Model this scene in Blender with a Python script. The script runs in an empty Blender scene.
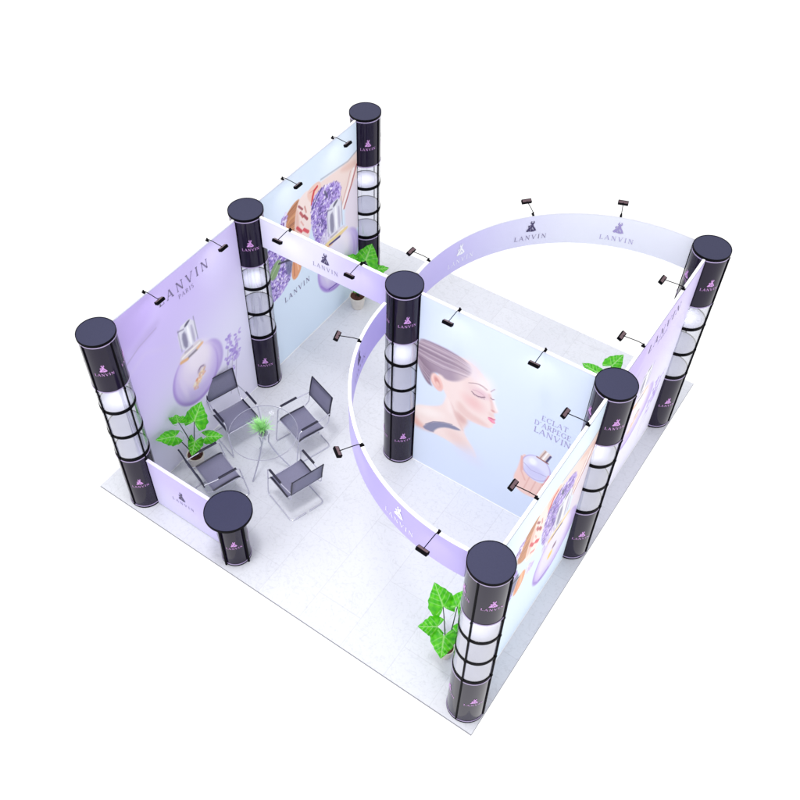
import bpy, bmesh, math, random
import numpy as np
from mathutils import Vector, Matrix

K = 1.2                                   # plan units -> metres
scene = bpy.context.scene
C = scene.collection

# ------------------------------------------------------------------ camera
CAM = (3.366*K, -5.326*K, 8.427*K)
RX, RY, RZ = (0.813, 0.583, -0.016), (-0.430, 0.618, 0.658), (0.393, -0.528, 0.753)
cd = bpy.data.cameras.new('camera')
cam = bpy.data.objects.new('camera', cd); C.objects.link(cam)
m3 = Matrix((RX, RY, RZ)).transposed()
cam.rotation_mode = 'QUATERNION'
cam.rotation_quaternion = m3.to_quaternion().normalized()
cam.location = CAM
cd.sensor_width = 36.0; cd.lens = 950.5/800*36.0
cd.shift_x = (400-353.7)/800; cd.shift_y = (376.75-400)/800
cd.clip_end = 500
scene.camera = cam

# ------------------------------------------------------------------ light
world = bpy.data.worlds.new('World'); scene.world = world; world.use_nodes = True
bg = world.node_tree.nodes['Background']
bg.inputs[0].default_value = (1, 1, 1, 1); bg.inputs[1].default_value = 1.0
sd = bpy.data.lights.new('sun', 'SUN'); sd.energy = 0.55; sd.angle = math.radians(35)
sd.color = (1.0, 0.99, 0.975)
sun = bpy.data.objects.new('sun', sd); C.objects.link(sun)
sun.rotation_euler = Vector((-0.22, -0.42, 1.0)).to_track_quat('Z', 'Y').to_euler()
hd_ = bpy.data.lights.new('floor_fill_spot', 'SPOT'); hd_.energy = 1700; hd_.spot_size = math.radians(46); hd_.spot_blend = 1.0  # added unseen fill spot, brightens the front of the floor
hd_.shadow_soft_size = 0.9; hd_.color = (1.0, 0.985, 0.965)
hl = bpy.data.objects.new('floor_fill_spot', hd_); C.objects.link(hl); hl.location = (0.1*K, -2.6*K, 10.2*K)
hl.rotation_euler = (Vector((0.1, -2.6, 10.2))-Vector((0.45, -1.25, 0.0))).to_track_quat('Z', 'Y').to_euler()
scene.view_settings.view_transform = 'Standard'
scene.view_settings.look = 'None'
scene.view_settings.exposure = 0.32
scene.view_settings.gamma = 1.0

# ------------------------------------------------------------------ materials
def lin(c):
    c = np.asarray(c, dtype=float)/255.0
    return np.where(c <= 0.04045, c/12.92, ((c+0.055)/1.055)**2.4)

def mat(name, rgb, rough=0.5, metal=0.0, noise=0.0, nscale=20.0, coat=0.0, spec=0.5):
    m = bpy.data.materials.new(name); m.use_nodes = True
    nt = m.node_tree; b = nt.nodes['Principled BSDF']
    c = tuple(float(v) for v in lin(rgb))
    b.inputs['Roughness'].default_value = rough
    b.inputs['Metallic'].default_value = metal
    b.inputs['Coat Weight'].default_value = coat
    b.inputs['Specular IOR Level'].default_value = spec
    b.inputs['Base Color'].default_value = (*c, 1)
    if noise > 0:
        tc = nt.nodes.new('ShaderNodeTexCoord'); n = nt.nodes.new('ShaderNodeTexNoise')
        n.inputs['Scale'].default_value = nscale; n.inputs['Detail'].default_value = 5
        r = nt.nodes.new('ShaderNodeMapRange')
        r.inputs[1].default_value = 0.3; r.inputs[2].default_value = 0.7
        r.inputs[3].default_value = 1-noise; r.inputs[4].default_value = 1+noise
        v = nt.nodes.new('ShaderNodeVectorMath'); v.operation = 'SCALE'
        v.inputs[0].default_value = c
        nt.links.new(tc.outputs['Object'], n.inputs['Vector'])
        nt.links.new(n.outputs['Fac'], r.inputs[0])
        nt.links.new(r.outputs[0], v.inputs['Scale'])
        nt.links.new(v.outputs[0], b.inputs['Base Color'])
    return m

def print_mat(name, rough=0.45):
    m = bpy.data.materials.new(name); m.use_nodes = True
    nt = m.node_tree; b = nt.nodes['Principled BSDF']
    a = nt.nodes.new('ShaderNodeAttribute'); a.attribute_name = 'print'
    nt.links.new(a.outputs['Color'], b.inputs['Base Color'])
    b.inputs['Roughness'].default_value = rough
    return m

def leaf_mat():
    m = print_mat('leaf_green', 0.4)
    nt = m.node_tree; b = nt.nodes['Principled BSDF']; out = nt.nodes['Material Output']
    a = [n for n in nt.nodes if n.type == 'ATTRIBUTE'][0]
    t = nt.nodes.new('ShaderNodeBsdfTranslucent'); mx = nt.nodes.new('ShaderNodeMixShader')
    mx.inputs[0].default_value = 0.35
    nt.links.new(a.outputs['Color'], t.inputs['Color'])
    nt.links.new(b.outputs[0], mx.inputs[1]); nt.links.new(t.outputs[0], mx.inputs[2])
    nt.links.new(mx.outputs[0], out.inputs['Surface'])
    return m

def clear_mat(name, tint=(0.93, 0.94, 0.98), gloss=0.10, rough=0.03, hi=0.6):
    m = bpy.data.materials.new(name); m.use_nodes = True
    nt = m.node_tree; nt.nodes.remove(nt.nodes['Principled BSDF'])
    out = nt.nodes['Material Output']
    t = nt.nodes.new('ShaderNodeBsdfTransparent'); t.inputs[0].default_value = (*tint, 1)
    g = nt.nodes.new('ShaderNodeBsdfGlossy'); g.inputs['Roughness'].default_value = rough
    lw = nt.nodes.new('ShaderNodeLayerWeight'); lw.inputs[0].default_value = 0.35
    r = nt.nodes.new('ShaderNodeMapRange'); r.inputs[3].default_value = gloss*0.3; r.inputs[4].default_value = hi
    mx = nt.nodes.new('ShaderNodeMixShader')
    nt.links.new(lw.outputs['Facing'], r.inputs[0]); nt.links.new(r.outputs[0], mx.inputs[0])
    nt.links.new(t.outputs[0], mx.inputs[1]); nt.links.new(g.outputs[0], mx.inputs[2])
    nt.links.new(mx.outputs[0], out.inputs['Surface'])
    return m

def floor_mat():
    m = bpy.data.materials.new('floor_tiles'); m.use_nodes = True
    nt = m.node_tree; b = nt.nodes['Principled BSDF']; L = nt.links.new
    tc = nt.nodes.new('ShaderNodeTexCoord')
    br = nt.nodes.new('ShaderNodeTexBrick')
    br.offset = 0.5; br.offset_frequency = 2
    br.inputs['Scale'].default_value = 1.0
    br.inputs['Brick Width'].default_value = 1.2; br.inputs['Row Height'].default_value = 0.6
    br.inputs['Mortar Size'].default_value = 0.006; br.inputs['Mortar Smooth'].default_value = 0.3
    br.inputs['Color1'].default_value = (1, 1, 1, 1); br.inputs['Color2'].default_value = (0.97, 0.97, 0.975, 1)
    br.inputs['Mortar'].default_value = (0.90, 0.895, 0.90, 1)
    mp = nt.nodes.new('ShaderNodeMapping'); mp.inputs['Rotation'].default_value = (0, 0, math.radians(90))
    mp.inputs['Location'].default_value = (0.13, 0.21, 0)
    L(tc.outputs['Object'], mp.inputs['Vector']); L(mp.outputs[0], br.inputs['Vector'])
    # fine veins
    n1 = nt.nodes.new('ShaderNodeTexNoise'); n1.inputs['Scale'].default_value = 3.5; n1.inputs['Detail'].default_value = 8
    n1.inputs['Distortion'].default_value = 1.5
    L(tc.outputs['Object'], n1.inputs['Vector'])
    sb = nt.nodes.new('ShaderNodeMath'); sb.operation = 'SUBTRACT'; sb.inputs[1].default_value = 0.5
    ab = nt.nodes.new('ShaderNodeMath'); ab.operation = 'ABSOLUTE'
    mr = nt.nodes.new('ShaderNodeMapRange'); mr.inputs[1].default_value = 0.0; mr.inputs[2].default_value = 0.02
    mr.inputs[3].default_value = 0.92; mr.inputs[4].default_value = 1.0
    L(n1.outputs['Fac'], sb.inputs[0]); L(sb.outputs[0], ab.inputs[0]); L(ab.outputs[0], mr.inputs[0])
    n2 = nt.nodes.new('ShaderNodeTexNoise'); n2.inputs['Scale'].default_value = 28; n2.inputs['Detail'].default_value = 6
    m2 = nt.nodes.new('ShaderNodeMapRange'); m2.inputs[1].default_value = 0.32; m2.inputs[2].default_value = 0.46
    m2.inputs[3].default_value = 0.92; m2.inputs[4].default_value = 1.0
    L(tc.outputs['Object'], n2.inputs['Vector']); L(n2.outputs['Fac'], m2.inputs[0])
    p1 = nt.nodes.new('ShaderNodeMath'); p1.operation = 'MULTIPLY'
    L(mr.outputs[0], p1.inputs[0]); L(m2.outputs[0], p1.inputs[1])
    v1 = nt.nodes.new('ShaderNodeVectorMath'); v1.operation = 'SCALE'
    L(br.outputs['Color'], v1.inputs[0]); L(p1.outputs[0], v1.inputs['Scale'])
    v2 = nt.nodes.new('ShaderNodeVectorMath'); v2.operation = 'MULTIPLY'
    v2.inputs[1].default_value = FLOOR
    L(v1.outputs[0], v2.inputs[0]); L(v2.outputs[0], b.inputs['Base Color'])
    b.inputs['Roughness'].default_value = 0.38
    b.inputs['Specular IOR Level'].default_value = 0.4
    return m

FLOOR = (0.64, 0.655, 0.715)
M = dict(
    floor=floor_mat(), edge=mat('slab_edge', (128, 128, 140), 0.6),
    black=mat('black_metal', (4, 3, 8), 0.6, spec=0.06), cap=mat('slate_laminate', (50, 51, 78), 0.55, noise=0.05, nscale=60, spec=0.25),
    drum=mat('dark_gloss_wrap', (29, 22, 44), 0.10, noise=0.04, coat=0.05, spec=0.24), rim=mat('lilac_trim', (175, 160, 200), 0.35),
    pink=mat('pink_print', (205, 150, 218), 0.5), shelf=mat('frosted_shelf', (226, 226, 240), 0.45, noise=0.01),
    clear=clear_mat('clear_acrylic', (0.93, 0.935, 0.965)), glass=clear_mat('table_glass', (0.99, 0.995, 0.995), 0.03, 0.03, 0.12),
    white=mat('white_rail', (246, 246, 250), 0.4), core=mat('panel_core', (226, 230, 244), 0.5, noise=0.01, nscale=4),
    print=print_mat('printed_fabric'), greyink=mat('grey_violet_ink', (126, 116, 150), 0.6),
    darkink=mat('dark_ink', (74, 66, 104), 0.6), lilacink=mat('lilac_ink', (168, 156, 208), 0.6), whiteink=mat('white_ink', (250, 250, 255), 0.6),
    lamp=mat('lamp_face', (88, 66, 74), 0.3), chrome=mat('pale_chrome', (196, 196, 212), 0.25, metal=0.55),
    mesh=mat('grey_sling', (116, 115, 140), 0.7, noise=0.06, nscale=90), navy=mat('navy_frame', (18, 17, 42), 0.4),
    pot=mat('cream_pot', (214, 208, 200), 0.55, noise=0.05, nscale=15), soil=mat('brown_soil', (88, 52, 44), 0.9, noise=0.35, nscale=60),
    stem=mat('dark_stem', (20, 50, 30), 0.5), leaf=leaf_mat(), grass=mat('pale_grass', (168, 230, 150), 0.6, noise=0.2, nscale=40),
    gpot=mat('green_pot', (14, 78, 30), 0.2, coat=0.5), glow=None)
g = bpy.data.materials.new('lit_lamp'); g.use_nodes = True
g.node_tree.nodes['Principled BSDF'].inputs['Emission Color'].default_value = (1, 0.98, 0.95, 1)
g.node_tree.nodes['Principled BSDF'].inputs['Emission Strength'].default_value = 6
M['glow'] = g

# ------------------------------------------------------------------ mesh helpers (plan units in, metres out)
def obj(name, verts, faces, material, parent=None, smooth=False, colors=None):
    me = bpy.data.meshes.new(name)
    v = np.asarray(verts, dtype=float)*K
    me.from_pydata([tuple(p) for p in v], [], [tuple(int(i) for i in f) for f in faces])
    me.materials.append(material)
    if colors is not None:
        a = me.color_attributes.new('print', 'FLOAT_COLOR', 'POINT')
        c = np.ones((len(v), 4), dtype=np.float32); c[:, :3] = colors
        a.data.foreach_set('color', c.ravel())
    if smooth:
        me.polygons.foreach_set('use_smooth', [True]*len(me.polygons))
    me.update()
    o = bpy.data.objects.new(name, me); C.objects.link(o)
    if parent: o.parent = parent
    return o

class MB:
    def __init__(s): s.v = []; s.f = []
    def add(s, v, f):
        n = len(s.v); s.v += [tuple(p) for p in v]; s.f += [tuple(i+n for i in q) for q in f]; return s
    def box(s, x0, x1, y0, y1, z0, z1, bev=0.0, M4=None):
        bm = bmesh.new(); bmesh.ops.create_cube(bm, size=1)
        for v in bm.verts:
            v.co = Vector(((x0+x1)/2+v.co.x*(x1-x0), (y0+y1)/2+v.co.y*(y1-y0), (z0+z1)/2+v.co.z*(z1-z0)))
        if bev: bmesh.ops.bevel(bm, geom=list(bm.edges), offset=bev, segments=2, affect='EDGES', profile=0.5)
        if M4: bmesh.ops.transform(bm, matrix=M4, verts=bm.verts)
        bm.verts.index_update()
        s.add([v.co for v in bm.verts], [[v.index for v in f.verts] for f in bm.faces]); bm.free(); return s
    def tube(s, pts, r, n=8, closed=False, r1=None):
        pts = [Vector(p) for p in pts]; N = len(pts); rings = []
        up = None
        for i, p in enumerate(pts):
            a = pts[(i-1) % N] if (closed or i > 0) else p
            b = pts[(i+1) % N] if (closed or i < N-1) else p
            t = (b-a).normalized()
            if up is None:
                up = t.cross(Vector((0, 0, 1)))
                if up.length < 0.1: up = t.cross(Vector((1, 0, 0)))
                up.normalize()
            up = (up - t*up.dot(t)).normalized(); w = t.cross(up)
            rr = r if r1 is None else r+(r1-r)*i/(N-1)
            rings.append([p + up*math.cos(2*math.pi*k/n)*rr + w*math.sin(2*math.pi*k/n)*rr for k in range(n)])
        v = [q for R in rings for q in R]; f = []
        for i in range(N if closed else N-1):
            j = (i+1) % N
            for k in range(n):
                f.append((i*n+k, i*n+(k+1) % n, j*n+(k+1) % n, j*n+k))
        if not closed:
            f.append(tuple(range(n))[::-1]); f.append(tuple((N-1)*n+k for k in range(n)))
        return s.add(v, f)
    def lathe(s, prof, cx=0, cy=0, n=64, close=True):
        v = []; f = []
        for (r, z) in prof:
            for k in range(n):
                a = 2*math.pi*k/n; v.append((cx+r*math.cos(a), cy+r*math.sin(a), z))
        P = len(prof)
        for i in range(P if close else P-1):
            j = (i+1) % P
            for k in range(n):
                f.append((i*n+k, i*n+(k+1) % n, j*n+(k+1) % n, j*n+k))
        return s.add(v, f)
    def disc(s, r, z0, z1, cx=0, cy=0, n=64):
        v = []; f = []
        for z in (z0, z1):
            for k in range(n):
                a = 2*math.pi*k/n; v.append((cx+r*math.cos(a), cy+r*math.sin(a), z))
        for k in range(n): f.append((k, (k+1) % n, n+(k+1) % n, n+k))
        f.append(tuple(range(n))[::-1]); f.append(tuple(range(n, 2*n)))
        return s.add(v, f)
    def build(s, name, material, parent=None, smooth=False, auto=None):
        o = obj(name, s.v, s.f, material, parent, smooth)
        if auto:
            bm = bmesh.new(); bm.from_mesh(o.data)
            bmesh.ops.recalc_face_normals(bm, faces=bm.faces)
            for fc in bm.faces: fc.smooth = True
            for e in bm.edges:
                if len(e.link_faces) == 2 and e.calc_face_angle(0) > auto: e.smooth = False
            bm.to_mesh(o.data); bm.free()
        return o

def arcpts(pts, rad=0.03, n=4):
    """round the inner corners of a polyline"""
    pts = [Vector(p) for p in pts]; out = [pts[0]]
    for i in range(1, len(pts)-1):
        a, b, c = pts[i-1], pts[i], pts[i+1]
        d0 = min(rad, (a-b).length*0.45); d1 = min(rad, (c-b).length*0.45)
        p0 = b+(a-b).normalized()*d0; p1 = b+(c-b).normalized()*d1
        for k in range(n+1):
            t = k/n; out.append(p0*(1-t)**2+b*2*t*(1-t)+p1*t*t)
    out.append(pts[-1]); return out

def thing(name, label, cat, loc=(0, 0, 0), rz=0.0, group=None):
    o = bpy.data.objects.new(name, None); C.objects.link(o)
    o.empty_display_size = 0.1
    o.location = (loc[0]*K, loc[1]*K, loc[2]*K); o.rotation_euler = (0, 0, rz)
    o['label'] = label; o['category'] = cat
    if group: o['group'] = group
    return o

def dup(root, loc, rz, label):
    r = root.copy(); C.objects.link(r)
    r.location = (loc[0]*K, loc[1]*K, loc[2]*K); r.rotation_euler = (0, 0, rz); r['label'] = label
    def rec(src, par):
        for ch in list(src.children):
            c = ch.copy(); C.objects.link(c); c.parent = par; rec(ch, c)
    rec(root, r)
    return r

# ------------------------------------------------------------------ lettering: small serif face built from strokes
TH, TK = 0.055, 0.135
def _arc(cx, cy, rx, ry, a0, a1, n=10, w0=TH, w1=TK):
    q = []
    for i in range(n):
        t0 = math.radians(a0+(a1-a0)*i/n); t1 = math.radians(a0+(a1-a0)*(i+1)/n); tm = (t0+t1)/2
        w = w0+(w1-w0)*abs(math.cos(tm))
        q.append((cx+rx*math.cos(t0), cy+ry*math.sin(t0), cx+rx*math.cos(t1), cy+ry*math.sin(t1), w))
    return q
def ser(x, y, l=0.13): return [(x-l, y, x+l, y, TH)]
G = {
 'L': (0.62, [(0.16, 0, 0.16, 1, TK)]+ser(0.16, 0.97)+ser(0.16, 0.03)+[(0.16, 0.03, 0.6, 0.03, TH), (0.6, 0, 0.6, 0.22, TH)]),
 'A': (0.86, [(0.08, 0, 0.42, 1, TH), (0.42, 1, 0.76, 0, TK), (0.2, 0.33, 0.64, 0.33, TH)]+ser(0.08, 0.03, 0.1)+ser(0.76, 0.03, 0.12)),
 'N': (0.90, [(0.15, 0, 0.15, 1, TH), (0.15, 1, 0.74, 0, TK), (0.74, 0, 0.74, 1, TH)]+ser(0.15, 0.03, 0.1)+ser(0.12, 0.97, 0.1)+ser(0.74, 0.97, 0.12)),
 'V': (0.84, [(0.08, 1, 0.42, 0, TK), (0.42, 0, 0.76, 1, TH)]+ser(0.08, 0.97, 0.12)+ser(0.76, 0.97, 0.1)),
 'I': (0.36, [(0.18, 0, 0.18, 1, TK)]+ser(0.18, 0.97)+ser(0.18, 0.03)),
 'P': (0.66, [(0.16, 0, 0.16, 1, TK)]+ser(0.16, 0.97)+ser(0.16, 0.03)+[(0.16, 0.97, 0.36, 0.97, TH), (0.16, 0.47, 0.36, 0.47, TH)]+_arc(0.36, 0.72, 0.22, 0.25, -90, 90)),
 'R': (0.76, [(0.16, 0, 0.16, 1, TK)]+ser(0.16, 0.97)+ser(0.16, 0.03)+[(0.16, 0.97, 0.36, 0.97, TH), (0.16, 0.49, 0.36, 0.49, TH), (0.38, 0.49, 0.68, 0.0, TK)]+_arc(0.36, 0.73, 0.2, 0.24, -90, 90)),
 'S': (0.60, _arc(0.3, 0.74, 0.2, 0.24, 30, 270)+_arc(0.3, 0.26, 0.22, 0.24, 90, -150)),
 'E': (0.66, [(0.16, 0, 0.16, 1, TK), (0.05, 0.97, 0.56, 0.97, TH), (0.05, 0.03, 0.58, 0.03, TH), (0.16, 0.5, 0.46, 0.5, TH), (0.56, 1, 0.56, 0.8, TH), (0.58, 0, 0.58, 0.2, TH)]),
 'C': (0.80, _arc(0.45, 0.5, 0.36, 0.49, 40, 320, 16)+[(0.73, 0.98, 0.73, 0.75, TH)]),
 'G': (0.88, _arc(0.45, 0.5, 0.36, 0.49, 40, 320, 16)+[(0.73, 0.98, 0.73, 0.75, TH), (0.74, 0.05, 0.74, 0.42, TK), (0.62, 0.42, 0.84, 0.42, TH)]),
 'D': (0.84, [(0.16, 0, 0.16, 1, TK), (0.05, 0.97, 0.4, 0.97, TH), (0.05, 0.03, 0.4, 0.03, TH)]+_arc(0.38, 0.5, 0.36, 0.47, -90, 90, 12)),
 'T': (0.72, [(0.36, 0, 0.36, 1, TK), (0.04, 0.97, 0.68, 0.97, TH), (0.05, 1, 0.05, 0.78, TH), (0.67, 1, 0.67, 0.78, TH)]+ser(0.36, 0.03)),
 "'": (0.26, [(0.14, 1.0, 0.1, 0.78, TK*0.8)]), ' ': (0.45, []),
}
def text_polys(txt, u0, u1, z0, h, bold=1.0):
    """quads (lists of 4 (u,z)) for txt fitted between u0 and u1 with its base at z0"""
    adv = sum(G[c][0] for c in txt); out = []
    nat = adv*h; gap = ((u1-u0)-nat)/max(1, len(txt)-1); sx = h
    if gap < 0.02*h: gap = 0.06*h; sx = (u1-u0-gap*(len(txt)-1))/adv
    u = u0
    for c in txt:
        w, st = G[c]
        for (a, b, c2, d, t) in st:
            p0 = Vector((u+a*sx, z0+b*h)); p1 = Vector((u+c2*sx, z0+d*h))
            dd = p1-p0
            if dd.length < 1e-9: continue
            dd.normalize(); nn = Vector((-dd.y, dd.x))*t*h*0.5*bold
            out.append([p0-nn, p1-nn, p1+nn, p0+nn])
        u += w*sx+gap
    return out

def inpoly(px, py, poly):
    r = np.zeros(px.shape, bool); n = len(poly)
    for i in range(n):
        x0, y0 = poly[i]; x1, y1 = poly[(i+1) % n]
        c = ((y0 > py) != (y1 > py)) & (px < (x1-x0)*(py-y0)/((y1-y0) if y1 != y0 else 1e-9)+x0)
        r ^= c
    return r
def ellm(px, py, cx, cy, rx, ry, rot=0):
    a = math.radians(rot); dx = px-cx; dy = py-cy
    return ((dx*math.cos(a)+dy*math.sin(a))/rx)**2+((-dx*math.sin(a)+dy*math.cos(a))/ry)**2 < 1
def emblem_cells(n=44):
    """two gowned figures dancing under a raised ring of arms, as small cells in a unit square"""
    xs = (np.arange(n)+0.5)/n; X, Y = np.meshgrid(xs, xs)
    m = np.zeros_like(X, bool)
    m |= inpoly(X, Y, [(0.46, 0.62), (0.40, 0.45), (0.28, 0.12), (0.40, 0.04), (0.70, 0.02), (0.92, 0.10), (0.82, 0.30), (0.66, 0.52), (0.62, 0.66)])
    m |= ellm(X, Y, 0.56, 0.74, 0.085, 0.10)
    m |= inpoly(X, Y, [(0.60, 0.64), (0.72, 0.80), (0.66, 0.98), (0.60, 0.95), (0.64, 0.80), (0.54, 0.66)])
    m |= inpoly(X, Y, [(0.50, 0.64), (0.36, 0.80), (0.42, 0.97), (0.50, 0.99), (0.45, 0.82), (0.54, 0.70)])
    m |= inpoly(X, Y, [(0.30, 0.44), (0.20, 0.30), (0.08, 0.12), (0.16, 0.05), (0.34, 0.06), (0.40, 0.20), (0.38, 0.42)])
    m |= ellm(X, Y, 0.27, 0.52, 0.07, 0.085)
    m |= inpoly(X, Y, [(0.30, 0.46), (0.48, 0.62), (0.44, 0.68), (0.24, 0.50)])
    m &= ~ellm(X, Y, 0.62, 0.28, 0.035, 0.16, 28)
    m &= ~ellm(X, Y, 0.47, 0.22, 0.022, 0.14, -12)
    out = []
    for j in range(n):
        for i in range(n):
            if m[j, i]: out.append([(i/n, j/n), ((i+1)/n, j/n), ((i+1)/n, (j+1)/n), (i/n, (j+1)/n)])
    return out
EMB = emblem_cells()
def emblem(uc, z0, w, h): return [[(uc+(x-0.5)*w, z0+y*h) for x, y in q] for q in EMB]
def polys_obj(name, polys, fmap, material, parent):
    v = []; f = []
    for q in polys:
        n = len(v); v += [fmap(p[0], p[1]) for p in q]; f.append((n, n+1, n+2, n+3))
    return obj(name, v, f, material, parent)

# ------------------------------------------------------------------ floor
W_, E_ = -1.876-0.489, 2.083+0.184
S_, N_ = -2.027-0.211, 2.041+0.714
fl = MB().box(W_, E_, S_, N_, -0.022, 0.0, 0.0).build('floor', M['floor'])
fl['kind'] = 'structure'
fe = MB(); t = 0.0025
fe.box(W_-t, E_+t, S_-t, S_-0.0005, -0.024, -0.005).box(W_-t, E_+t, N_+0.0005, N_+t, -0.024, -0.005)
fe.box(W_-t, W_-0.0005, S_, N_, -0.024, -0.005).box(E_+0.0005, E_+t, S_, N_, -0.024, -0.005)
fe = fe.build('floor_edge', M['edge'], fl)

# ------------------------------------------------------------------ columns
TOP = 2.5; R = 0.172; RP = 0.1755
def drum_logo(parent, r, zc, az, s=1.0):
    def fm(u, z):
        a = az+u/r; return ((r+0.0025)*math.cos(a), (r+0.0025)*math.sin(a), zc+z)
    pl = emblem(0, 0.0, 0.085*s, 0.095*s)+text_polys('LANVIN', -0.088*s, 0.088*s, -0.05*s, 0.032*s, 1.1)
    return polys_obj('logo_print', pl, fm, M['pink'], parent)
def make_column(label):
    t = thing('display_column', label, 'column', group='round display columns of the booth')
    def drum(name, z0, z1, logoz):
        d = MB().lathe([(R-0.006, z0), (R, z0), (R, z1), (R-0.006, z1)], n=80).build(name, M['drum'], t, auto=0.6)
        for z in (z0+0.004, z1-0.018):
            MB().lathe([(R+0.0015, z), (R+0.0045, z), (R+0.0045, z+0.011), (R+0.0015, z+0.011)], n=80).build('trim_ring', M['rim'], d, auto=0.6)
        for q in range(4): drum_logo(d, R, logoz, math.radians(-45+90*q))
    drum('top_drum', 1.87, TOP-0.02, 2.155)
    drum('base_drum', 0.02, 0.825, 0.42)
    c = MB().disc(R+0.0005, TOP-0.02, TOP-0.001, n=80).build('top_cap', M['cap'], t, auto=0.6)
    MB().lathe([(R+0.0007, TOP-0.022), (R+0.0065, TOP-0.022), (R+0.0065, TOP+0.002), (R+0.0007, TOP+0.002)], n=80).build('cap_edge', M['black'], c, auto=0.6)
    MB().disc(R-0.008, 1.872, 1.884, n=48).build('ceiling_disc', M['cap'], t)
    MB().disc(0.035, 1.864, 1.870, n=24).build('downlight', M['glow'], t)
    for z in (1.585, 1.215, 0.86):
        s = MB().disc(R-0.008, z-0.008, z-0.001, n=64).build('shelf', M['shelf'], t, auto=0.6)
        MB().lathe([(R-0.0075, z-0.034), (R+0.002, z-0.034), (R+0.002, z+0.002), (R-0.0075, z+0.002)], n=80).build('shelf_ring', M['black'], s, auto=0.6)
    for z0, z1 in ((1.588, 1.866), (1.218, 1.55), (0.863, 1.18)):
        MB().lathe([(R-0.004, z0), (R-0.002, z0), (R-0.002, z1), (R-0.004, z1)], n=64).build('clear_panel', M['clear'], t, auto=0.6)
    MB().lathe([(R-0.006, 0.002), (R+0.005, 0.002), (R+0.005, 0.019), (R-0.006, 0.019)], n=80).build('foot_ring', M['black'], t, auto=0.6)
    for q in range(4):
        a = math.pi/2*q
        p = MB().tube([(RP*math.cos(a), RP*math.sin(a), 0.035), (RP*math.cos(a), RP*math.sin(a), TOP-0.035)], 0.0088, 10).build('pole', M['black'], t, auto=0.6)
        pl = MB()
        for z in (0.86, 1.215, 1.585, 1.875):
            rot = Matrix.Rotation(a, 4, 'Z')
            pl.box(R-0.004, RP+0.0105, -0.0105, 0.0105, z-0.026, z-0.004, 0.002, rot)
        pl.build('clamp', M['black'], p)
    return t
cols = {
 'A': (-1.876, 2.041, 'tall dark column at the far back end of the flower portrait wall, behind a potted plant'),
 'B': (-1.876, 0, 'tall dark column where the lilac perfume wall meets the flower wall and the short header banner'),
 'C': (-1.876, -2.027, 'tall dark column at the left front corner, joined to the low lilac panel'),
 'D': (0, 0, 'tall dark column in the middle of the booth where both curved banners meet the woman portrait wall'),
 'E': (2.083, 2.041, 'tall dark column at the right back corner, end of the long rear curved banner'),
 'F': (2.083, 0, 'tall dark column at the right between the two outer walls, end of the woman portrait wall'),
 'G': (2.083, -2.027, 'tall dark column nearest the viewer at the front corner, beside a potted plant')}
first = None
for k, (x, y, lab) in cols.items():
    if first is None:
        first = make_column(lab); first.location = (x*K, y*K, 0)
    else: dup(first, (x, y, 0), 0, lab)
for k, (x, y, lab) in cols.items():
    ld = bpy.data.lights.new('column_lamp', 'SPOT'); ld.energy = 3.5; ld.spot_size = math.radians(75); ld.spot_blend = 1.0; ld.shadow_soft_size = 0.03
    lo = bpy.data.objects.new('column_lamp', ld); C.objects.link(lo); lo.location = (x*K, y*K, 1.858*K)

# ------------------------------------------------------------------ counter
HX = -0.624
ct = thing('reception_counter', 'low round counter with dark slate top at the end of the low lilac panel', 'counter', (HX, -2.027, 0))
d = MB().lathe([(0.142, 0.02), (0.148, 0.02), (0.148, 0.752), (0.142, 0.752)], n=80).build('counter_body', M['drum'], ct, auto=0.6)
for z in (0.022, 0.735):
    MB().lathe([(0.1495, z), (0.153, z), (0.153, z+0.011), (0.1495, z+0.011)], n=80).build('trim_ring', M['rim'], d, auto=0.6)
for q in range(4): drum_logo(d, 0.148, 0.36, math.radians(-45+90*q), 0.95)
c = MB().disc(0.228, 0.753, 0.776, n=96).build('counter_top', M['cap'], ct, auto=0.6)
MB().lathe([(0.2285, 0.751), (0.236, 0.751), (0.236, 0.779), (0.2285, 0.779)], n=96).build('top_edge', M['black'], c, auto=0.6)
MB().lathe([(0.142, 0.002), (0.153, 0.002), (0.153, 0.019), (0.142, 0.019)], n=80).build('foot_ring', M['black'], ct, auto=0.6)
for q in range(4):
    a = math.pi/2*q
    MB().tube([(0.16*math.cos(a), 0.16*math.sin(a), 0.002), (0.16*math.cos(a), 0.16*math.sin(a), 0.751)], 0.012, 10).build('pole', M['black'], ct, auto=0.6)

# ------------------------------------------------------------------ printed art (colours of the prints, plus painted lamp pools, in sRGB 0..255)
def sm(x, a, b):
    t = np.clip((x-a)/(b-a), 0, 1); return t*t*(3-2*t)
def polydist(U, Z, poly):
    d = np.full(U.shape, 1e9); n = len(poly)
    for i in range(n):
        x0, y0 = poly[i]; x1, y1 = poly[(i+1) % n]
        dx, dy = x1-x0, y1-y0
        t = np.clip(((U-x0)*dx+(Z-y0)*dy)/(dx*dx+dy*dy+1e-12), 0, 1)
        d = np.minimum(d, np.hypot(U-x0-t*dx, Z-y0-t*dy))
    return np.where(inpoly(U, Z, poly), d, -d)
def chaikin(p, k=2):
    for _ in range(k):
        q = []
        for i in range(len(p)):
            a = p[i]; b = p[(i+1) % len(p)]
            q += [(0.75*a[0]+0.25*b[0], 0.75*a[1]+0.25*b[1]), (0.25*a[0]+0.75*b[0], 0.25*a[1]+0.75*b[1])]
        p = q
    return p
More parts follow.
